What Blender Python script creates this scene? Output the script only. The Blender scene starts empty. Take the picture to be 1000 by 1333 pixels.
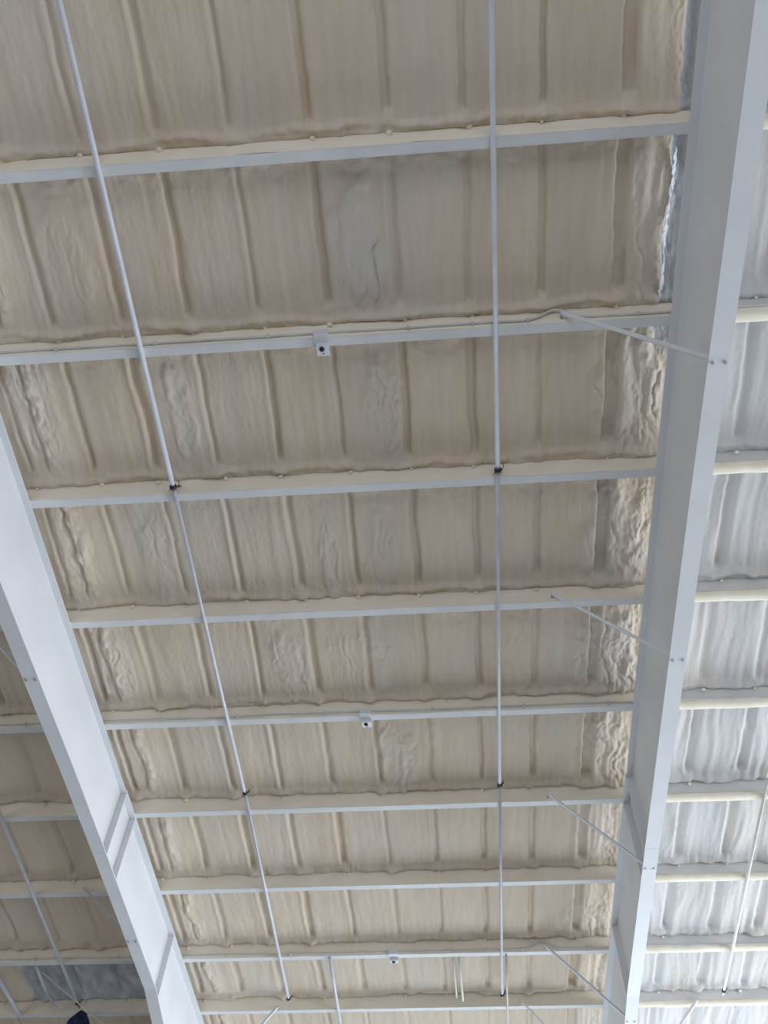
import bpy, bmesh, math, random
import numpy as np
from mathutils import Vector, Matrix

random.seed(7)
scene = bpy.context.scene
C = scene.collection

# ------------------------------------------------------------------ camera
ZF = 9.187                      # height of the purlin undersides above the floor
EYE = 1.6
FPX = 1222.27                   # focal length in pixels of a 1000 px wide picture
RIGHT = Vector((0.99694403, 0.07453753, 0.02338307))
DOWN = Vector((-0.04962472, 0.83543867, -0.54733867))
FWD = Vector((-0.06033239, 0.54450564, 0.83658449))
cam_d = bpy.data.cameras.new('camera')
cam_d.sensor_fit = 'HORIZONTAL'
cam_d.sensor_width = 36.0
cam_d.lens = FPX / 1000 * 36.0
cam_d.clip_end = 200
cam = bpy.data.objects.new('camera', cam_d)
C.objects.link(cam)
m = Matrix.Identity(4)
for i, v in enumerate((RIGHT, -DOWN, -FWD)):
    for r in range(3):
        m[r][i] = v[r]
m[2][3] = EYE
cam.matrix_world = m
scene.camera = cam

# ------------------------------------------------------------------ world, light, exposure
w = bpy.data.worlds.new('sky')
scene.world = w
w.use_nodes = True
w.node_tree.nodes['Background'].inputs[0].default_value = (0.62, 0.75, 1.0, 1)
w.node_tree.nodes['Background'].inputs[1].default_value = 1.0


def area(name, loc, direction, sx, sy, power, col):
    d = bpy.data.lights.new(name, 'AREA')
    d.shape = 'RECTANGLE'
    d.size = sx
    d.size_y = sy
    d.energy = power
    d.color = col
    o = bpy.data.objects.new(name, d)
    C.objects.link(o)
    o.location = loc
    o.rotation_euler = Vector(direction).to_track_quat('-Z', 'Y').to_euler()
    return o


# daylight through right-hand doorways; left, back and front fill lamps added in assumed openings
area('daylight_door_right', (14.35, 2.5, 4.7), (-1, 0, 0), 8.0, 5.2, 480, (0.92, 0.95, 1.0))
area('daylight_door_right_far', (14.35, 12.5, 4.7), (-1, 0, 0), 8.0, 5.2, 1900, (0.84, 0.91, 1.0))
area('fill_lamp_front', (2.5, 17.9, 3.8), (0, -1, 0), 9.0, 6.0, 780, (0.82, 0.92, 1.0))
area('fill_lamp_back', (1.0, -5.9, 3.6), (0, 1, 0), 9.0, 6.0, 165, (1.0, 0.96, 0.90))
area('fill_lamp_left', (-16.3, 1.0, 4.2), (1, 0, 0), 9.0, 6.0, 230, (1.0, 0.95, 0.88))

vs = scene.view_settings
vs.view_transform = 'Standard'
vs.look = 'None'
vs.exposure = 0.0
vs.gamma = 1.0
vs.use_curve_mapping = False


# ------------------------------------------------------------------ materials
def new_mat(name, col, rough=0.6, metal=0.0):
    mt = bpy.data.materials.new(name)
    mt.use_nodes = True
    b = mt.node_tree.nodes['Principled BSDF']
    b.inputs['Base Color'].default_value = (*col, 1)
    b.inputs['Roughness'].default_value = rough
    b.inputs['Metallic'].default_value = metal
    return mt


def paint(name, col, col2, rough=0.5, scale=3.0, bump=0.0, bscale=60.0, stretch=(1, 1, 1)):
    """painted or coated surface: two close tones mixed by noise, fine bump"""
    mt = new_mat(name, col, rough)
    nt = mt.node_tree
    N, L = nt.nodes, nt.links
    b = N['Principled BSDF']
    tc = N.new('ShaderNodeTexCoord')
    mp = N.new('ShaderNodeMapping')
    mp.inputs['Scale'].default_value = stretch
    L.new(tc.outputs['Object'], mp.inputs['Vector'])
    n = N.new('ShaderNodeTexNoise')
    n.inputs['Scale'].default_value = scale
    n.inputs['Detail'].default_value = 5
    L.new(mp.outputs[0], n.inputs['Vector'])
    r = N.new('ShaderNodeValToRGB')
    r.color_ramp.elements[0].position = 0.35
    r.color_ramp.elements[0].color = (*col, 1)
    r.color_ramp.elements[1].position = 0.65
    r.color_ramp.elements[1].color = (*col2, 1)
    L.new(n.outputs[0], r.inputs[0])
    L.new(r.outputs[0], b.inputs['Base Color'])
    if bump:
        n2 = N.new('ShaderNodeTexNoise')
        n2.inputs['Scale'].default_value = bscale
        n2.inputs['Detail'].default_value = 4
        L.new(mp.outputs[0], n2.inputs['Vector'])
        bp = N.new('ShaderNodeBump')
        bp.inputs['Strength'].default_value = bump
        bp.inputs['Distance'].default_value = 0.01
        L.new(n2.outputs[0], bp.inputs['Height'])
        L.new(bp.outputs[0], b.inputs['Normal'])
    return mt


def foam_material():
    """sprayed foam: cream, paler and greyer where the coat is thin ('pale'), bare grey facing where none was sprayed ('bare')"""
    mt = new_mat('sprayed_foam', (0.6, 0.53, 0.43), 0.85)
    nt = mt.node_tree
    N, L = nt.nodes, nt.links
    b = N['Principled BSDF']
    tc = N.new('ShaderNodeTexCoord')

    def noise(scale, detail, stretch, rough=0.5):
        mp = N.new('ShaderNodeMapping')
        mp.inputs['Scale'].default_value = stretch
        L.new(tc.outputs['Object'], mp.inputs['Vector'])
        n = N.new('ShaderNodeTexNoise')
        n.inputs['Scale'].default_value = scale
        n.inputs['Detail'].default_value = detail
        n.inputs['Roughness'].default_value = rough
        L.new(mp.outputs[0], n.inputs['Vector'])
        return n.outputs[0]

    def ramp(src, p0, c0, p1, c1):
        r = N.new('ShaderNodeValToRGB')
        r.color_ramp.elements[0].position = p0
        r.color_ramp.elements[0].color = (*c0, 1)
        r.color_ramp.elements[1].position = p1
        r.color_ramp.elements[1].color = (*c1, 1)
        L.new(src, r.inputs[0])
        return r.outputs[0]

    def mix(fac, a, c):
        mx = N.new('ShaderNodeMix')
        mx.data_type = 'RGBA'
        if isinstance(fac, float):
            mx.inputs[0].default_value = fac
        else:
            L.new(fac, mx.inputs[0])
        for s, v in ((6, a), (7, c)):
            if isinstance(v, tuple):
                mx.inputs[s].default_value = (*v, 1)
            else:
                L.new(v, mx.inputs[s])
        return mx.outputs[2]

    base = ramp(noise(1.3, 4, (1.6, 0.7, 1)), 0.3, FOAM_A, 0.7, FOAM_B)
    streak = ramp(noise(5.0, 5, (3.2, 0.35, 1)), 0.35, FOAM_A, 0.72, FOAM_C)
    col = mix(0.45, base, streak)
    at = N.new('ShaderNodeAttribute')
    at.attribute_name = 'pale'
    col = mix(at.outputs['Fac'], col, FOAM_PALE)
    ab = N.new('ShaderNodeAttribute')
    ab.attribute_name = 'bare'
    grey = ramp(noise(5.0, 5, (1.5, 0.6, 1), 0.6), 0.38, (0.40, 0.415, 0.44), 0.66, (0.62, 0.63, 0.65))
    col = mix(ab.outputs['Fac'], col, grey)
    L.new(col, b.inputs['Base Color'])
    f1 = noise(34.0, 4, (1, 0.6, 1))
    bp = N.new('ShaderNodeBump')
    bp.inputs['Strength'].default_value = 0.35
    bp.inputs['Distance'].default_value = 0.012
    L.new(f1, bp.inputs['Height'])
    L.new(bp.outputs[0], b.inputs['Normal'])
    return mt


FOAM_A = (0.64, 0.525, 0.39)
FOAM_B = (0.70, 0.59, 0.46)
FOAM_C = (0.745, 0.665, 0.57)
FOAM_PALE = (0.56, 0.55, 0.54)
M = {}
M['foam'] = foam_material()
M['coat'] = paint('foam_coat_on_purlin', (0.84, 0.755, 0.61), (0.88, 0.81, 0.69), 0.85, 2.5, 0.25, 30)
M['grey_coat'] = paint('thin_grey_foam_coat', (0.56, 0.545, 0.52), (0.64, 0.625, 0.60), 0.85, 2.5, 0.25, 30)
M['crust'] = paint('thick_cream_foam', (0.72, 0.66, 0.52), (0.80, 0.75, 0.63), 0.85, 4, 0.3, 40)
M['steel'] = paint('white_painted_steel', (0.68, 0.69, 0.705), (0.73, 0.74, 0.75), 0.45, 1.5, 0.0)
M['purlin'] = paint('pale_grey_purlin_paint', (0.67, 0.68, 0.69), (0.74, 0.745, 0.75), 0.5, 3.0, 0.0)
M['plastic'] = paint('white_pipe', (0.62, 0.63, 0.70), (0.70, 0.71, 0.76), 0.4, 6)
M['cream_pipe'] = paint('overspray_pipe', (0.68, 0.66, 0.58), (0.74, 0.73, 0.68), 0.6, 6)
M['box'] = new_mat('white_box_plastic', (0.72, 0.73, 0.77), 0.4)
M['black'] = new_mat('black_tape', (0.012, 0.013, 0.02), 0.45)
M['cable'] = paint('white_cable', (0.56, 0.56, 0.54), (0.64, 0.63, 0.6), 0.5, 8)
M['bolt'] = new_mat('zinc_bolt', (0.45, 0.45, 0.48), 0.4, 0.6)
M['navy'] = paint('navy_cloth', (0.012, 0.018, 0.07), (0.03, 0.04, 0.12), 0.9, 12, 0.4, 40)
M['concrete'] = paint('concrete', (0.19, 0.18, 0.165), (0.24, 0.23, 0.21), 0.7, 0.8, 0.1, 25)
M['wall'] = paint('pale_wall_liner', (0.55, 0.54, 0.50), (0.60, 0.59, 0.56), 0.7, 0.6)
M['deck'] = paint('roof_deck', (0.42, 0.43, 0.45), (0.48, 0.49, 0.5), 0.5, 1.0)


# ------------------------------------------------------------------ object helpers
def tag(o, label=None, cat=None, group=None, kind=None):
    if label:
        o['label'] = label
    if cat:
        o['category'] = cat
    if group:
        o['group'] = group
    if kind:
        o['kind'] = kind
    return o


def origin_of(o):
    v = Vector((0, 0, 0))
    while o:
        v += o.location
        o = o.parent
    return v


def empty(name, loc):
    o = bpy.data.objects.new(name, None)
    o.empty_display_size = 0.2
    o.location = loc
    C.objects.link(o)
    return o


def link_mesh(name, me, mat, parent=None, loc=None):
    """loc: where the object's own origin goes (world); vertices of `me` are world coordinates"""
    o = bpy.data.objects.new(name, me)
    base = origin_of(parent) if parent else Vector((0, 0, 0))
    l = Vector(loc) if loc is not None else base
    if l.length:
        me.transform(Matrix.Translation(-l))
    o.location = l - base
    o.parent = parent
    if mat:
        me.materials.append(mat)
    C.objects.link(o)
    return o


def from_bm(name, bm, mat, parent=None, loc=None, smooth=False):
    me = bpy.data.meshes.new(name)
    bmesh.ops.recalc_face_normals(bm, faces=bm.faces)
    bm.to_mesh(me)
    bm.free()
    if smooth:
        me.polygons.foreach_set('use_smooth', [True] * len(me.polygons))
    return link_mesh(name, me, mat, parent, loc)


def bm_box(bm, x0, x1, y0, y1, z0, z1):
    vs_ = [bm.verts.new(p) for p in ((x0, y0, z0), (x1, y0, z0), (x1, y1, z0), (x0, y1, z0),
                                     (x0, y0, z1), (x1, y0, z1), (x1, y1, z1), (x0, y1, z1))]
    for f in ((0, 3, 2, 1), (4, 5, 6, 7), (0, 1, 5, 4), (1, 2, 6, 5), (2, 3, 7, 6), (3, 0, 4, 7)):
        bm.faces.new([vs_[i] for i in f])
    return vs_


def box(name, x0, x1, y0, y1, z0, z1, mat, parent=None, loc=None, bevel=0.0):
    bm = bmesh.new()
    bm_box(bm, x0, x1, y0, y1, z0, z1)
    if bevel:
        bmesh.ops.bevel(bm, geom=bm.edges[:], offset=bevel, segments=2, affect='EDGES')
    return from_bm(name, bm, mat, parent, loc)


def bm_tube(bm, pts, radii, seg=12, cap=True):
    pts = [Vector(p) for p in pts]
    if not hasattr(radii, '__len__'):
        radii = [radii] * len(pts)
    rings = []
    up = None
    for i, p in enumerate(pts):
        t = (pts[min(i + 1, len(pts) - 1)] - pts[max(i - 1, 0)]).normalized()
        if up is None:
            up = t.orthogonal().normalized()
        up = (up - t * up.dot(t)).normalized()
        s = t.cross(up)
        rings.append([bm.verts.new(p + (up * math.cos(a) + s * math.sin(a)) * radii[i])
                      for a in (2 * math.pi * k / seg for k in range(seg))])
    for a, b in zip(rings[:-1], rings[1:]):
        for k in range(seg):
            bm.faces.new((a[k], a[(k + 1) % seg], b[(k + 1) % seg], b[k]))
    if cap:
        bm.faces.new(rings[0][::-1])
        bm.faces.new(rings[-1])


def tube(name, pts, r, mat, parent=None, loc=None, seg=12):
    bm = bmesh.new()
    bm_tube(bm, pts, r, seg)
    o = from_bm(name, bm, mat, parent, loc, smooth=True)
    return o


def bm_extrude_profile(bm, prof, fn):
    """closed profile polygon placed at successive stations: fn(i) -> list of points; prof gives stations count"""
    rings = [[bm.verts.new(p) for p in fn(i)] for i in range(prof)]
    n = len(rings[0])
    for a, b in zip(rings[:-1], rings[1:]):
        for k in range(n):
            bm.faces.new((a[k], a[(k + 1) % n], b[(k + 1) % n], b[k]))
    bm.faces.new(rings[0][::-1])
    bm.faces.new(rings[-1])


# ------------------------------------------------------------------ smooth value noise (numpy)
def _hash(ix, iy, seed):
    h = (ix.astype(np.int64) * 374761393 + iy.astype(np.int64) * 668265263 + seed * 1442695041) & 0x7fffffff
    h = ((h ^ (h >> 13)) * 1274126177) & 0x7fffffff
    h = h ^ (h >> 16)
    return (h % 65536) / 32767.5 - 1.0


def vnoise(x, y, seed=0):
    ix = np.floor(x)
    iy = np.floor(y)
    fx = x - ix
    fy = y - iy
    fx = fx * fx * fx * (fx * (fx * 6 - 15) + 10)
    fy = fy * fy * fy * (fy * (fy * 6 - 15) + 10)
    a = _hash(ix, iy, seed)
    b = _hash(ix + 1, iy, seed)
    c = _hash(ix, iy + 1, seed)
    d = _hash(ix + 1, iy + 1, seed)
    return a + (b - a) * fx + (c - a) * fy + (a - b - c + d) * fx * fy


def fbm(x, y, seed=0, octv=3, gain=0.5):
    s = 0.0
    amp = 1.0
    for o in range(octv):
        s = s + amp * vnoise(x * 2 ** o + 17.3 * o, y * 2 ** o - 9.1 * o, seed + o * 31)
        amp *= gain
    return s


def sstep(a, b, x):
    t = np.clip((x - a) / (b - a), 0, 1)
    return t * t * (3 - 2 * t)


# ------------------------------------------------------------------ layout
# far edge of each purlin's bottom flange, in metres ahead of the camera
PY = {0: 0.12, 1: 1.647, 2: 3.186, 3: 4.687, 4: 6.209, 5: 7.728, 6: 9.268, 7: 10.816, 8: 12.385, 9: 13.752, 10: 15.25}
FLW = 0.078                      # bottom flange width
XL, XR = -4.04, 2.09             # rafter web planes
X0, X1 = -16.4, 14.5             # hall side walls
Y0, Y1 = -6.0, 18.0
FX0, FX1 = -8.0, 5.6             # extent of the modelled foam relief
RIB0, RIBD = -3.355, 0.611       # first rib edge and rib spacing of the roof sheet


# ------------------------------------------------------------------ the hall
def struct(o):
    return tag(o, kind='structure')


struct(box('floor', X0 - 0.2, X1 + 0.2, Y0 - 0.2, Y1 + 0.2, -0.2, 0, M['concrete']))
HT = ZF + 0.3


def wall_with_doors(name, axis, p0, p1, a, b, doors, head=7.3):
    """wall slab between p0 and p1 across, from a to b along; doors: (from, to) openings up to `head`"""
    bm = bmesh.new()
    spans = []
    cur = a
    for d0, d1 in doors:
        spans.append((cur, d0, 0))
        spans.append((d0, d1, head))
        cur = d1
    spans.append((cur, b, 0))
    for s0, s1, z0 in spans:
        if axis == 'x':
            bm_box(bm, p0, p1, s0, s1, z0, HT)
        else:
            bm_box(bm, s0, s1, p0, p1, z0, HT)
    return struct(from_bm(name, bm, M['wall']))


wall_with_doors('wall_left', 'x', X0 - 0.2, X0, Y0, Y1, [(-3.5, 5.5)])
wall_with_doors('wall_right', 'x', X1, X1 + 0.2, Y0, Y1, [(-1.5, 6.5), (8.5, 16.5)])
wall_with_doors('wall_back', 'y', Y0 - 0.2, Y0, X0 - 0.2, X1 + 0.2, [(-3.5, 5.5)])
wall_with_doors('wall_front', 'y', Y1, Y1 + 0.2, X0 - 0.2, X1 + 0.2, [(-2.0, 7.0)])  # left, back and front openings added to go with the fill lamps

ceiling = empty('ceiling', (0, 0, ZF))
struct(ceiling)
tag(ceiling, 'cream sprayed foam coating the underside of the ribbed metal roof')
box('roof_deck', X0 - 0.2, X1 + 0.2, Y0 - 0.2, Y1 + 0.2, ZF + 0.30, ZF + 0.34, M['deck'], ceiling)

# rough, badly sprayed patches: centre x, centre y, half sizes, strength
ROUGH = [(-0.60, 2.40, 0.25, 0.55, 1.0), (-0.50, 3.85, 0.20, 0.60, 0.9), (-1.15, 5.65, 0.10, 0.5, 0.5),
         (-0.65, 8.55, 0.28, 0.55, 0.8), (-2.35, 3.9, 0.12, 0.6, 0.6), (-0.62, 5.6, 0.18, 0.5, 0.6),
         (-1.75, 7.0, 0.22, 0.5, 0.5), (-3.2, 2.5, 0.3, 0.6, 0.45), (-2.9, 5.5, 0.22, 0.6, 0.4),
         (1.75, 4.0, 0.32, 0.7, 0.75), (1.72, 5.6, 0.34, 0.7, 1.0), (1.75, 7.1, 0.36, 0.7, 1.1),
         (1.78, 8.6, 0.30, 0.7, 0.8), (1.80, 2.4, 0.3, 0.7, 0.6), (1.8, 11.9, 0.4, 0.5, 0.6),
         (-0.95, 7.1, 0.4, 0.5, 0.4), (0.75, 7.0, 0.3, 0.5, 0.35), (-3.75, 7.0, 0.2, 0.7, 0.7),
         (-3.8, 5.5, 0.2, 0.7, 0.6), (-3.75, 3.9, 0.25, 0.7, 0.7)]


def foam_height(x, y, yA, yB):
    """height of the foam face above the purlin undersides, plus paint masks; yA, yB: webs that bound the strip"""
    v0 = y - yA
    v1 = yB - y
    row = int(round(yB * 10))
    rough = np.zeros_like(x)
    for cx, cy, hx, hy, s in ROUGH:
        d = ((x - cx) / hx) ** 2 + ((y - cy) / hy) ** 2 + 0.45 * fbm(x * 7, y * 4, 5, 2)
        rough = np.maximum(rough, s * (1 - sstep(0.5, 1.25, d)))
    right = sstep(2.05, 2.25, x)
    z = np.full_like(x, 0.205)
    edge_r = sstep(1.62, 1.9, x) * (1 - sstep(2.0, 2.1, x))
    # broad unevenness and the spray passes running along the slope
    z += 0.010 * fbm(x * 1.7, y * 0.9, 1, 2)
    z += (0.0040 + 0.010 * right + 0.012 * edge_r) * fbm(x * 8.5 + 0.5 * vnoise(x * 2, y * 1.5, 6), y * 0.5, 2 + row, 3)
    z += 0.0022 * fbm(x * 19, y * 1.6, 3, 2)
    z += 0.0016 * fbm(x * 30, y * 18, 4, 2)
    # torn ropes and blisters in the rough patches
    wx = x * 12 + 0.9 * vnoise(x * 4, y * 4, 9) + 0.4 * vnoise(x * 11, y * 9, 19)
    rp = vnoise(wx, y * 1.5, 11)
    rp2 = vnoise(wx * 2.3, y * 3.5, 13)
    bl = fbm(x * 30, y * 20, 12, 2)
    z -= rough * (0.034 * np.abs(rp) ** 0.6 + 0.012 * np.abs(rp2) + 0.005 * bl)
    z -= 0.010 * edge_r * sstep(1.80, 1.92, x) * np.abs(fbm(x * 34, y * 26, 14, 2))
    # ribs of the metal roof: grooves, crisp on their left side, softer on the right
    u = (x - RIB0) / RIBD
    j = np.floor(u + 0.5 - 0.09)
    xr = RIB0 + RIBD * j
    one = j * 0 + row
    wob = 0.012 * vnoise(j * 3.7 + 0.5, y * 2.3, 21) + 0.006 * vnoise(j * 5.1 + 0.2, y * 11, 22)
    lx = x - xr - wob
    big = np.where(j == 8, 1.0, 0.0)
    soft = 0.0045 + 0.008 * (0.5 + 0.5 * _hash(j, one, 41)) * (1 - 0.7 * big)
    wid = 0.052 + 0.022 * _hash(j, one, 42) + 0.062 * big + 0.03 * right
    dep = 0.046 * (0.95 + 0.45 * _hash(j, one, 43)) + 0.012 * big
    rs = 0.022 + 0.02 * right - 0.012 * big
    groove = 0.5 * (np.tanh(lx / soft) - np.tanh((lx - wid) / rs))
    endB = 0.13 + 0.03 * _hash(j, one, 44)
    gm = sstep(endB - 0.02, endB + 0.05, v1 + 0.015 * vnoise(x * 20, y * 0, 45)) * sstep(0.02, 0.08, v0)
    z += dep * groove * gm
    # swollen lip along the left side of each groove
    lipa = 0.010 * (1 + 0.7 * _hash(j, one, 47)) * (0.7 + 0.5 * vnoise(j * 2.2, y * 3, 46))
    z -= lipa * np.exp(-((lx + 0.028) / 0.026) ** 2) * gm
    z -= 0.45 * lipa * np.exp(-((lx - wid - 0.03) / 0.03) ** 2) * gm
    # the foam rolls down to the purlin ahead in an uneven bead and ends in a crease
    e = v1 - 0.008
    z -= 0.050 * np.exp(-e / 0.13)
    xw_ = x + 0.05 * vnoise(x * 6, y * 5, 55)
    bc = 0.055 + 0.030 * vnoise(x * 2.1, y * 0 + row, 51) + 0.012 * vnoise(x * 7.3, y * 0 + row, 58)
    bead = np.exp(-((e - bc) / 0.030) ** 2)
    z -= bead * (0.016 + 0.014 * vnoise(x * 2.9, y * 0 + row, 52) + 0.020 * np.abs(vnoise(xw_ * 8, y * 7 + row, 53)) + 0.010 * np.abs(vnoise(xw_ * 21, y * 15, 56)))
    near_p = np.exp(-e / 0.10)
    z -= near_p * 0.015 * fbm(xw_ * 9, y * 9, 57, 3)
    lump = np.exp(-((e - 0.050) / 0.045) ** 2) * np.exp(-((lx - 0.02) / 0.065) ** 2)
    z -= 0.042 * lump * (0.5 + 0.9 * _hash(j, one, 54))
    z += 0.012 * np.exp(-e / 0.012)
    # ragged start behind the previous purlin
    st = np.exp(-(v0 - 0.05) / 0.12)
    z -= st * (0.012 + 0.020 * fbm(x * 6, y * 8, 61, 3))
    # thicker lumpy band beside the left rafter, with a deep crease
    xc = -3.79 + 0.035 * vnoise(y * 2.1, y * 0, 72) + 0.015 * vnoise(y * 9, y * 0, 73)
    lb = np.exp(-((x - xc - 0.07) / 0.06) ** 2) * (0.35 + 0.8 * np.abs(fbm(x * 12, y * 7, 71, 2)))
    z -= 0.032 * lb * sstep(0.08, 0.2, v1)
    z += 0.040 * np.exp(-((x - xc) / 0.016) ** 2) * sstep(0.10, 0.2, v1)
    pan = np.floor((x - RIB0 - 0.05) / RIBD)
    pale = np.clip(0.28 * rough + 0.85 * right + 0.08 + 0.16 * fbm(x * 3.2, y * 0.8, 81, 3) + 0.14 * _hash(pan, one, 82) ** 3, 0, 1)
    # bare facing left unsprayed: torn strip by the right rafter, one bay at lower left
    edge = 1.955 + 0.020 * vnoise(y * 5, y * 0, 91) + 0.012 * vnoise(y * 23, y * 0, 92) - 0.02 * (y - 1.7)
    strip = sstep(0.0, 0.02, x - edge) * (1 - sstep(2.03, 2.12, x)) * (1 - sstep(3.3, 3.6, y))
    z += 0.035 * strip
    edge2 = -6.53 + 0.06 * vnoise(y * 4, y * 0, 93) - 0.12 * (y - 12.8)
    bay = sstep(0.0, 0.04, x - edge2) * (1 - sstep(-4.16, -4.12, x)) * sstep(12.29, 12.32, y) * (1 - sstep(13.66, 13.7, y))
    z += 0.03 * bay
    bare = np.clip(np.maximum(strip, bay), 0, 1)
    return np.clip(z, 0.10, 0.285), pale, bare


def grid_mesh(name, xs, ys, zfun, seg_attr=True):
    gx, gy = np.meshgrid(xs, ys)
    z, pale, bare = zfun(gx, gy)
    n = len(xs)
    k = len(ys)
    co = np.stack([gx.ravel(), gy.ravel(), (z + ZF).ravel()], 1)
    idx = np.arange(n * k).reshape(k, n)
    a = idx[:-1, :-1].ravel()
    b = idx[:-1, 1:].ravel()
    c = idx[1:, 1:].ravel()
    d = idx[1:, :-1].ravel()
    quads = np.stack([a, d, c, b], 1)            # facing down
    me = bpy.data.meshes.new(name)
    me.vertices.add(len(co))
    me.vertices.foreach_set('co', co.ravel())
    me.loops.add(quads.size)
    me.loops.foreach_set('vertex_index', quads.ravel())
    me.polygons.add(len(quads))
    me.polygons.foreach_set('loop_start', np.arange(0, quads.size, 4))
    me.polygons.foreach_set('loop_total', np.full(len(quads), 4))
    me.polygons.foreach_set('use_smooth', np.ones(len(quads), bool))
    me.update()
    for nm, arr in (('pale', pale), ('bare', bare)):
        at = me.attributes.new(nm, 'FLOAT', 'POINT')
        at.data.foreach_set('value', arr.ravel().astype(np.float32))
    return me


# every pan of the roof sheet between two ribs and two purlins is one foam panel
jmin = int(math.floor((FX0 - RIB0) / RIBD))
jmax = int(math.ceil((FX1 - RIB0) / RIBD))
for k in range(1, 11):
    yA = PY[k - 1] - FLW + 0.004
    yB = PY[k] - FLW - 0.041
    near = k <= 5
    ys = np.linspace(yA, yB, 96 if near else 66)
    for j in range(jmin, jmax):
        xa = RIB0 + RIBD * j + 0.05
        main = -4.4 < xa < 2.0
        xs = np.linspace(xa, xa + RIBD, (62 if near else 46) if main else 36)
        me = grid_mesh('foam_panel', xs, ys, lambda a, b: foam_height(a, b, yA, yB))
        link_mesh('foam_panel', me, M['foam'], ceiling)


# white ribbon painting the light along the torn edge beside the right rafter
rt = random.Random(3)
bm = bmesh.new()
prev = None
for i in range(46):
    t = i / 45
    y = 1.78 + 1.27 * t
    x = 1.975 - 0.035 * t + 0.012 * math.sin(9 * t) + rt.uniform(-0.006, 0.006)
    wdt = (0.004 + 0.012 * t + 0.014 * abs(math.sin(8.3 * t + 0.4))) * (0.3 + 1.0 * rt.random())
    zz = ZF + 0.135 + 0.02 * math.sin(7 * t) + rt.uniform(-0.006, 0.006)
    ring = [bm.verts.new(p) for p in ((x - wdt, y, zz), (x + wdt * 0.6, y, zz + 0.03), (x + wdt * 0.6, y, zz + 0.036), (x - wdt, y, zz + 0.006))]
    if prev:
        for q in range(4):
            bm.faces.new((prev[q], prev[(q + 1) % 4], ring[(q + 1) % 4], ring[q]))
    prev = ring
tf = from_bm('lit_torn_edge', bm, new_mat('lit_edge_white', (0.72, 0.73, 0.76), 0.6), ceiling)
tag(tf, 'white strip standing for light along the torn foam edge')


# ------------------------------------------------------------------ rafters
def polyz(nodes, y):
    for (ya, za), (yb, zb) in zip(nodes[:-1], nodes[1:]):
        if y <= yb:
            return za + (zb - za) * (y - ya) / (yb - ya)
    return nodes[-1][1]


def rafter(xw, nodes, label, braces_y):
    r = empty('rafter', (xw, Y0, ZF))
    tag(r, label, 'beam', 'rafters')
    ysp, yk = 8.75, 11.65
    ends = [Y0, ysp, Y1]
    for s in range(2):
        a, b = ends[s], ends[s + 1]
        ys = sorted({a, b} | {n[0] for n in nodes if a < n[0] < b})
        hw = 0.076 if s == 0 else 0.088
        # web
        bm = bmesh.new()
        bm_extrude_profile(bm, len(ys), lambda i: [(xw - 0.006, ys[i], ZF - 0.012), (xw + 0.006, ys[i], ZF - 0.012),
                                                   (xw + 0.006, ys[i], ZF + polyz(nodes, ys[i])), (xw - 0.006, ys[i], ZF + polyz(nodes, ys[i]))])
        from_bm('web', bm, M['steel'], r)
        # top flange
        box('top_flange', xw - hw, xw + hw, a, b, ZF - 0.014, ZF - 0.001, M['steel'], r)
        # bottom flange follows the taper
        hb = 0.077
        bm = bmesh.new()
        bm_extrude_profile(bm, len(ys), lambda i: [(xw - hb, ys[i] + (0.004 if s else 0) * (i == 0), ZF + polyz(nodes, ys[i]) - 0.014), (xw + hb, ys[i] + (0.004 if s else 0) * (i == 0), ZF + polyz(nodes, ys[i]) - 0.014),
                                                   (xw + hb, ys[i], ZF + polyz(nodes, ys[i])), (xw - hb, ys[i], ZF + polyz(nodes, ys[i]))])
        from_bm('bottom_flange', bm, M['steel'], r)
    # bolted end plates at the splice and the stiffener further on, on both sides of the web
    for nm, y, lean in (('splice_plate', 8.80, -0.02), ('splice_plate', 9.27, -0.03), ('stiffener', 11.72, -0.08)):
        zb = polyz(nodes, y)
        for sgn in (-1, 1):
            bm = bmesh.new()
            xa, xb = xw + sgn * 0.0055, xw + sgn * 0.080
            pts = []
            for dy in (0, 0.018):
                for x in (xa, xb):
                    for z, l in ((ZF - 0.013, 0), (ZF + zb + 0.001, lean)):
                        pts.append(bm.verts.new((x, y + dy + l, z)))
            for f in ((0, 1, 3, 2), (4, 6, 7, 5), (0, 4, 5, 1), (2, 3, 7, 6), (0, 2, 6, 4), (1, 5, 7, 3)):
                bm.faces.new([pts[i] for i in f])
            from_bm(nm, bm, M['steel'], r)
    # bolt heads under the bottom flange where a brace is fixed
    for y in braces_y:
        z = ZF + polyz(nodes, y) - 0.014
        for dx in (-0.045, 0.045):
            bm = bmesh.new()
            bmesh.ops.create_cone(bm, cap_ends=True, segments=6, radius1=0.013, radius2=0.012, depth=0.012,
                                  matrix=Matrix.Translation((xw + dx, y, z - 0.006)))
            from_bm('bolt', bm, M['bolt'], r)
    # small bolts in the splice
    for y in (8.70, 8.845):
        z = ZF + polyz(nodes, y) - 0.014
    return r


NR = [(Y0, -1.30), (2.0, -1.178), (4.3, -1.105), (8.75, -1.03), (11.65, -1.015), (12.3, -1.075), (Y1, -1.75)]
NL = [(Y0, -1.15), (4.8, -0.968), (7.36, -0.898), (8.75, -0.885), (11.5, -0.888), (12.15, -1.015), (Y1, -2.1)]
rafter(XR, NR, 'white tapered steel rafter on the right, its near web face in shade', [3.02, 6.0, 9.1, 12.15])
rafter(XL, NL, 'white tapered steel rafter on the left with brightly lit web', [6.05, 10.45])


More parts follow.
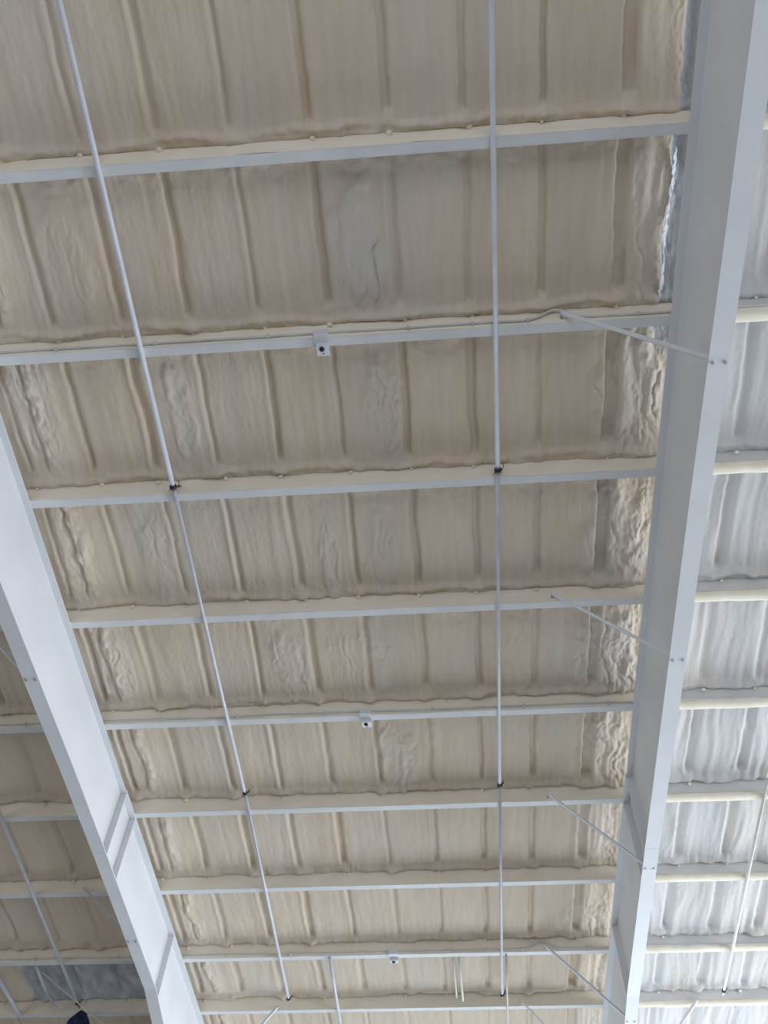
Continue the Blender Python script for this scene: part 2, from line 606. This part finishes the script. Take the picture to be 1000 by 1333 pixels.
# ------------------------------------------------------------------ purlins
def coat_mesh(yw, xa, xb, seed):
    """foam coat on the near face of a purlin web, thicker towards the ceiling"""
    xs = np.linspace(xa, xb, int((xb - xa) / 0.03))
    ss = np.linspace(0, 1, 13)
    gx, gs = np.meshgrid(xs, ss)
    z = -0.002 + 0.185 * gs + 0.004 * vnoise(gx * 3, gs * 0, seed + 1) * gs + 0.05 * sstep(0.8, 1.0, gs)
    y = yw - 0.005 - 0.042 * np.clip(gs / 0.85, 0, 1) ** 1.5 - 0.005 * (1 + fbm(gx * 4, gs * 2, seed, 2)) * np.sin(math.pi * np.clip(gs + 0.15, 0, 1))
    y += 0.016 * np.exp(-gs / 0.05) * (0.8 + 0.5 * vnoise(gx * 2.3, gs * 0, seed + 2))
    # drips over the flange corner
    co = np.stack([gx.ravel(), y.ravel(), (z + ZF).ravel()], 1)
    n, k = len(xs), len(ss)
    idx = np.arange(n * k).reshape(k, n)
    quads = np.stack([idx[:-1, :-1].ravel(), idx[:-1, 1:].ravel(), idx[1:, 1:].ravel(), idx[1:, :-1].ravel()], 1)
    me = bpy.data.meshes.new('foam_coating')
    me.from_pydata(co.tolist(), [], quads.tolist())
    me.polygons.foreach_set('use_smooth', [True] * len(me.polygons))
    return me


def nub_mesh():
    bm = bmesh.new()
    bmesh.ops.create_icosphere(bm, subdivisions=2, radius=0.02)
    for v in bm.verts:
        n = 0.25 * math.sin(v.co.x * 260 + v.co.z * 190) + 0.2 * math.sin(v.co.y * 310)
        v.co *= 1 + n * 0.6
        v.co.z *= 0.9
    for f in bm.faces:
        f.smooth = True
    me = bpy.data.meshes.new('foam_nub')
    bm.to_mesh(me)
    bm.free()
    me.materials.append(M['coat'])
    return me


NUB = nub_mesh()
PLAB = {
    1: 'steel purlin nearest the top edge, wide grey flange under cream foam',
    2: 'steel purlin with the largest sensor box and a thin cable along it',
    3: 'steel purlin where the pipes carry their upper black ties',
    4: 'steel purlin next below the one with the upper black pipe ties',
    5: 'steel purlin with the middle one of the three sensor boxes',
    6: 'steel purlin where the pipes carry their second black ties',
    7: 'plain steel purlin just above the one with the smallest sensor box',
    8: 'steel purlin with the smallest and farthest sensor box',
    9: 'steel purlin nearest the bottom edge where both pipes end',
}
for k in range(1, 10):
    yf = PY[k]
    yw = yf - FLW
    p = empty('purlin', (0, yw, ZF))
    tag(p, PLAB[k], 'purlin', 'roof purlins')
    box('web', X0, X1, yw, yw + 0.003, ZF + 0.003, ZF + 0.298, M['purlin'], p)
    box('bottom_flange', X0, X1, yw, yf, ZF, ZF + 0.003, M['purlin'], p)
    bm = bmesh.new()
    bm_extrude_profile(bm, 2, lambda i: [((X0, X1)[i], yf - 0.002, ZF + 0.0025), ((X0, X1)[i], yf + 0.010, ZF + 0.003), ((X0, X1)[i], yf + 0.014, ZF + 0.022), ((X0, X1)[i], yf + 0.011, ZF + 0.022), ((X0, X1)[i], yf + 0.007, ZF + 0.006)])
    from_bm('lip', bm, M['purlin'], p)
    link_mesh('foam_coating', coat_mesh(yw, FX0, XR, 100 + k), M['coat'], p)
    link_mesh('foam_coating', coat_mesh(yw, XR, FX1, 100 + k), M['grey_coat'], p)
    # foam-covered screw ends in the crease, one below each rib
    for j in range(-7, 15):
        x = RIB0 + RIBD * j + 0.04 + random.uniform(-0.04, 0.04)
        if x > FX1 or random.random() < 0.12:
            continue
        o = bpy.data.objects.new('foam_nub', NUB)
        s = random.uniform(0.7, 1.25)
        o.scale = (s * random.uniform(0.9, 1.3), s, s)
        o.rotation_euler = (random.uniform(0, 6), random.uniform(0, 6), 0)
        o.location = (x, -0.054, 0.142 + random.uniform(-0.012, 0.014))
        o.parent = p
        C.objects.link(o)
    # right-hand bay: thick foam crust smeared over the flange
    xs = np.arange(XR + 0.09, FX1, 0.05)

    def crust(i, xs=xs, k=k, yw=yw, yf=yf):
        x = xs[i]
        X = np.array([x])
        O = np.array([0.5 + k])
        t = float(0.016 + 0.010 * vnoise(X * 3, O, 7) + 0.006 * vnoise(X * 9, O, 8))
        e = float(0.014 * vnoise(X * 2.2, O, 9) + 0.008 * vnoise(X * 7, O, 10))
        if k in (8,) and x > 3.3:
            t *= 0.25
        if k == 1:
            t *= 0.7
        t = max(t, 0.003)
        return [(x, yw - 0.012, ZF + 0.05), (x, yw - 0.016 - t * 0.4, ZF + 0.015), (x, yw - 0.006 + e * 0.3, ZF - t * 0.7), (x, yw + 0.04, ZF - t),
                (x, yf - 0.012 + e * 0.5, ZF - t * 0.9), (x, yf + 0.016 + e * 0.6, ZF - t * 0.15), (x, yf + 0.02, ZF + 0.016), (x, yf - 0.01, ZF + 0.012), (x, yw + 0.02, ZF + 0.012)]

    bm = bmesh.new()
    bm_extrude_profile(bm, len(xs), crust)
    c_ = from_bm('foam_crust', bm, M['crust'], p, smooth=True)
    tag(c_, 'thick pale cream foam smeared over the flange')


# ------------------------------------------------------------------ long pipes hung under the purlins
def hang_pipe(x, label, secs, ties, mat, tie_first=True):
    """secs: (y0, y1, radius, x0, x1)"""
    p = empty('pipe', (x, secs[0][0], ZF))
    tag(p, label, 'pipe', 'long pipes under the purlins')
    for (ya, yb, r, xa, xb) in secs:
        tube('pipe_section', [(xa, ya, ZF - r), (xa + (xb - xa) * 0.5, (ya + yb) / 2, ZF - r - 0.004), (xb, yb, ZF - r)], r, mat, p)
    for (y, xt, r) in ties:
        t = bmesh.new()
        bm_tube(t, [(xt, y - 0.022, ZF - r - 0.001), (xt, y - 0.018, ZF - r - 0.001), (xt, y + 0.018, ZF - r - 0.001), (xt, y + 0.022, ZF - r - 0.001)], [r + 0.002, r + 0.010, r + 0.010, r + 0.002], 14)
        # the tape runs on up to the web and ends in a loose tail
        bm_tube(t, [(xt + r + 0.004, y, ZF - r), (xt + r + 0.022, y + 0.02, ZF + 0.02), (xt + r + 0.018, y + 0.045, ZF + 0.07)], 0.008, 8)
        bm_tube(t, [(xt + r + 0.012, y, ZF - r + 0.01), (xt + r + 0.034, y - 0.01, ZF - r + 0.03), (xt + r + 0.03, y - 0.05, ZF - r + 0.03)], 0.0035, 6)
        bm_tube(t, [(xt - r - 0.002, y, ZF - r), (xt - r - 0.018, y + 0.035, ZF - r - 0.03)], 0.003, 6)
        from_bm('tape_tie', t, M['black'], p, smooth=True)
        h = bmesh.new()
        bm_tube(h, [(xt + r + 0.010, y + 0.03, ZF + 0.05), (xt + r + 0.012, y + 0.06, ZF + 0.085)], 0.012, 10)
        from_bm('hook', h, M['box'], p, smooth=True)
    return p


T1, T2, T3 = 4.52, 8.86, 13.33
hang_pipe(-2.53, 'long white pipe slanting down from the top left, left of the sensor boxes',
          [(-1.5, T1, 0.0235, -2.545, -2.53), (T1, T2, 0.0185, -2.53, -2.52), (T2, T3 + 0.05, 0.0185, -2.52, -2.575)],
          [(T1, -2.53, 0.0235), (T2, -2.52, 0.0185), (T3, -2.575, 0.0185)], M['plastic'])
hang_pipe(0.54, 'long white pipe running almost upright right of the sensor boxes',
          [(-1.5, T1, 0.0225, 0.53, 0.548), (T1, T2, 0.0185, 0.548, 0.535), (T2, T3 + 0.05, 0.0185, 0.535, 0.54)],
          [(T1, 0.548, 0.0225), (T2, 0.535, 0.0185), (T3, 0.54, 0.0185)], M['plastic'])
hang_pipe(-5.7, 'long pipe in the dim bay beyond the left rafter',
          [(-1.5, T1, 0.0225, -5.6, -5.6), (T1, T2, 0.020, -5.6, -5.62), (T2, T3 + 0.12, 0.022, -5.62, -5.74)],
          [(T3, -5.735, 0.022)], M['plastic'])
hang_pipe(3.66, 'long pipe in the bright bay beyond the right rafter',
          [(-1.5, T1, 0.0225, 3.62, 3.62), (T1, T2, 0.020, 3.62, 3.65), (T2, T3 + 0.1, 0.020, 3.65, 3.68)],
          [(T3, 3.68, 0.020)], M['cream_pipe'])


# shorter pipes near the bottom edge
def short_pipe(label, pts, r, mat):
    p = tube('pipe', pts, r, mat, None, pts[0])
    tag(p, label, 'pipe', 'short pipes near the far purlins')
    return p


yl = PY[8] - FLW
short_pipe('short white pipe starting at the smallest sensor box purlin, right of the left long pipe',
           [(-1.86, yl + 0.03, ZF - 0.022), (-1.87, 13.2, ZF - 0.022), (-1.90, 15.2, ZF - 0.022)], 0.022, M['plastic'])
short_pipe('thin pale pipe just right of the end of the upright long pipe',
           [(0.60, yl + 0.06, ZF - 0.016), (0.61, 13.3, ZF - 0.016), (0.64, 15.2, ZF - 0.016)], 0.015, M['cream_pipe'])
short_pipe('thin cream rod below right of the smallest sensor box',
           [(-0.06, yl + 0.06, ZF + 0.10), (-0.03, PY[9] - FLW - 0.06, ZF + 0.06)], 0.016, M['cream_pipe'])
short_pipe('thinner twin of the cream rod, on its left side',
           [(-0.14, yl + 0.06, ZF + 0.12), (-0.12, PY[9] - FLW - 0.06, ZF + 0.10)], 0.013, M['cream_pipe'])
short_pipe('stout white pipe end in the lower left corner',
           [(-6.80, 12.45, ZF + 0.03), (-6.74, 13.5, ZF + 0.005), (-6.73, 13.70, ZF + 0.0)], 0.034, M['plastic'])
short_pipe('short white rod in front of the bare grey panels',
           [(-6.18, 12.42, ZF + 0.10), (-6.17, 13.0, ZF + 0.03), (-6.13, 13.55, ZF + 0.02)], 0.024, M['plastic'])


# ------------------------------------------------------------------ flange braces
def brace(label, a, b, wdt=0.040, t=0.005):
    """steel angle from a purlin down to a rafter's bottom flange"""
    a, b = Vector(a), Vector(b)
    ax = (b - a).normalized()
    s = ax.cross(Vector((0, 0, 1))).normalized()       # across
    n = s.cross(ax).normalized()
    o = empty('flange_brace', a)
    tag(o, label, 'brace', 'flange braces')
    for nm, u, v in (('angle_leg', s, n), ('angle_leg', n, s)):
        bm = bmesh.new()
        pts = []
        for base in (a, b):
            pts.append([bm.verts.new(base + u * p_ + v * q_) for p_, q_ in ((0, 0), (wdt, 0), (wdt, t), (0, t))])
        for k in range(4):
            bm.faces.new((pts[0][k], pts[0][(k + 1) % 4], pts[1][(k + 1) % 4], pts[1][k]))
        bm.faces.new(pts[0][::-1])
        bm.faces.new(pts[1])
        from_bm(nm, bm, M['steel'], o)
    # the bolt through the purlin web
    bm = bmesh.new()
    bm_tube(bm, [a - ax * 0.0 + n * 0.005, a + ax * 0.0 + Vector((0, 0.05, 0)) + n * 0.005], 0.011, 8)
    from_bm('bolt', bm, M['bolt'], o)
    return o


for k, yb, xa, lab in ((2, 3.02, 1.10, 'largest flange brace, from the purlin with the largest sensor box to the right rafter'),
                       (4, 6.00, 1.09, 'second largest flange brace on the left side of the right rafter'),
                       (6, 9.10, 1.11, 'third largest flange brace on the right rafter, near its splice'),
                       (8, 12.15, 1.13, 'flange brace from the purlin with the smallest sensor box to the right rafter')):
    brace(lab, (xa, PY[k] - FLW - 0.05, ZF + 0.035), (XR - 0.035, yb, ZF + polyz(NR, yb) + 0.002))
brace('flange brace at the bottom edge reaching towards the right rafter', (0.82, PY[9] - FLW - 0.05, ZF + 0.02), (XR - 0.05, 13.9, ZF + polyz(NR, 13.9) + 0.002), 0.03)
brace('flange brace at the bottom edge reaching back to the left rafter', (-2.78, PY[9] - FLW - 0.06, ZF + 0.02), (XL + 0.05, 13.9, ZF + polyz(NL, 13.9) + 0.002), 0.03)
brace('flange brace in the bright right bay at the bottom edge', (3.36, PY[9] - FLW - 0.06, ZF + 0.02), (XR + 0.05, 13.9, ZF + polyz(NR, 13.9) + 0.002), 0.035)
brace('dim flange brace left of the left rafter near the left edge', (-5.0, PY[4] - FLW - 0.05, ZF + 0.03), (XL - 0.05, 6.05, ZF + polyz(NL, 6.05) + 0.002))
brace('dim flange brace left of the left rafter below its splice', (-5.0, PY[7] - FLW - 0.05, ZF + 0.03), (XL - 0.05, 10.45, ZF + polyz(NL, 10.45) + 0.002))
wr = tube('stay_rod', [(-6.10, 12.62, ZF + 0.04), (-5.70, 13.06, ZF - 0.12), (-5.10, 13.45, ZF - 0.42), (XL - 0.05, 13.8, ZF - 1.2)], 0.011, M['cream_pipe'], None, (-6.10, 12.62, ZF + 0.04))
tag(wr, 'thin pale rod crossing in front of the bare grey panels', 'rod')


# ------------------------------------------------------------------ cables and sensor boxes on every third purlin
def cable_run(k, label, arch_x):
    yw = PY[k] - FLW
    c = empty('cable', (0, yw, ZF))
    tag(c, label, 'cable', 'cables along the purlins')
    pts = []
    x = FX0
    while x < FX1:
        z = 0.030 + 0.004 * math.sin(x * 2.1 + k) + 0.003 * math.sin(x * 5.3)
        y = yw - 0.024 - 0.002 * math.sin(x * 3)
        if arch_x is not None:
            d = (x - arch_x) / 0.14
            bump = math.exp(-d * d)
            z += 0.085 * bump
            y -= 0.05 * bump
        pts.append((x, y, ZF + z))
        x += 0.04
    tube('sheath', pts, 0.011, M['cable'], c, seg=8)
    for xc in (-7.2, -6.1, -4.9, -3.3, -2.42, -1.42, -0.2, 0.35, 0.82, 1.75, 3.1, 4.3):
        box('clip', xc - 0.012, xc + 0.012, yw - 0.040, yw - 0.004, ZF + 0.012, ZF + 0.052, M['cable'], c, bevel=0.003)


cable_run(2, 'thin pale cable along the purlin with the largest sensor box, arching over a brace', 1.06)
cable_run(5, 'thin pale cable along the purlin with the middle sensor box', None)
cable_run(8, 'thin pale cable along the purlin with the smallest sensor box', 1.08)


def sensor_box(k, x, label, s=1.0):
    yw = PY[k] - FLW
    o = empty('sensor_box', (x, yw - 0.05, ZF))
    tag(o, label, 'sensor box', 'sensor boxes on the purlins')
    yf = PY[k]
    # bracket clamped round the flange
    box('mount_bracket', x - 0.064, x + 0.056, yw - 0.050, yf - 0.018, ZF - 0.022, ZF + 0.060, M['box'], o, bevel=0.006)
    # body hung from the bracket, its face turned down and slightly towards the door
    bm = bmesh.new()
    X = (x - 0.048, x + 0.062)
    prof = [(-0.034, -0.020), (-0.028, -0.058), (0.075, -0.040), (0.088, -0.022), (0.088, 0.018), (0.016, 0.018), (0.016, -0.008), (-0.030, -0.008)]
    bm_extrude_profile(bm, 2, lambda i: [(X[i], yf + q, ZF + z) for q, z in prof])
    bmesh.ops.bevel(bm, geom=bm.edges[:], offset=0.004, segments=2, affect='EDGES')
    body = from_bm('body', bm, M['box'], o)
    nx = Vector((0, -0.17, -0.985))
    c0 = Vector((x + 0.002, yf + 0.012, ZF - 0.050))
    bm = bmesh.new()
    bm_tube(bm, [c0 - nx * 0.004, c0 + nx * 0.010, c0 + nx * 0.018], [0.023, 0.023, 0.014], 16)
    from_bm('lens', bm, M['black'], body, smooth=True)
    box('slot', x + 0.004, x + 0.018, yf + 0.056, yf + 0.064, ZF - 0.046, ZF - 0.040, M['black'], body)
    box('knockout', x + 0.0615, x + 0.064, yf + 0.02, yf + 0.04, ZF - 0.030, ZF - 0.012, M['bolt'], body)
    return o


sensor_box(2, -0.955, 'largest white sensor box with round black eye, on the second purlin from the top')
sensor_box(5, -0.960, 'middle white sensor box with round black eye, halfway down the ceiling')
sensor_box(8, -0.970, 'smallest white sensor box with round black eye, near the bottom edge')

# ------------------------------------------------------------------ navy hood-like shape at lower left, its bundle form and cord made up
bx, by, bz = -5.70, 13.50, ZF - 0.17
cb = empty('navy_hood_shape', (bx, by, bz))
tag(cb, 'dark navy hood-like shape at the bottom left edge', 'cloth')
bm = bmesh.new()
N_, K_ = 20, 12
rings = []
for i in range(K_):
    t = i / (K_ - 1)
    r = 0.05 + 0.12 * math.sin(min(t * 1.5, 1.0) * math.pi / 2) * (1 - 0.35 * max(0, t - 0.7) / 0.3)
    ring = []
    for q in range(N_):
        a = 2 * math.pi * q / N_
        rr = r * (1 + 0.14 * math.sin(3 * a + 4 * t) + 0.07 * math.sin(7 * a - 3 * t))
        ring.append(bm.verts.new((bx + rr * math.cos(a), by + 0.9 * rr * math.sin(a), bz + 0.10 - 0.42 * t)))
    rings.append(ring)
for a, b in zip(rings[:-1], rings[1:]):
    for q in range(N_):
        bm.faces.new((a[q], a[(q + 1) % N_], b[(q + 1) % N_], b[q]))
bm.faces.new(rings[0][::-1])
bm.faces.new(rings[-1])
from_bm('folds', bm, M['navy'], cb, smooth=True)
tube('cord', [(bx, by, bz + 0.08), (bx + 0.005, by + 0.06, ZF - 0.04), (bx + 0.01, by + 0.19, ZF + 0.0)], 0.008, M['navy'], cb, seg=8)
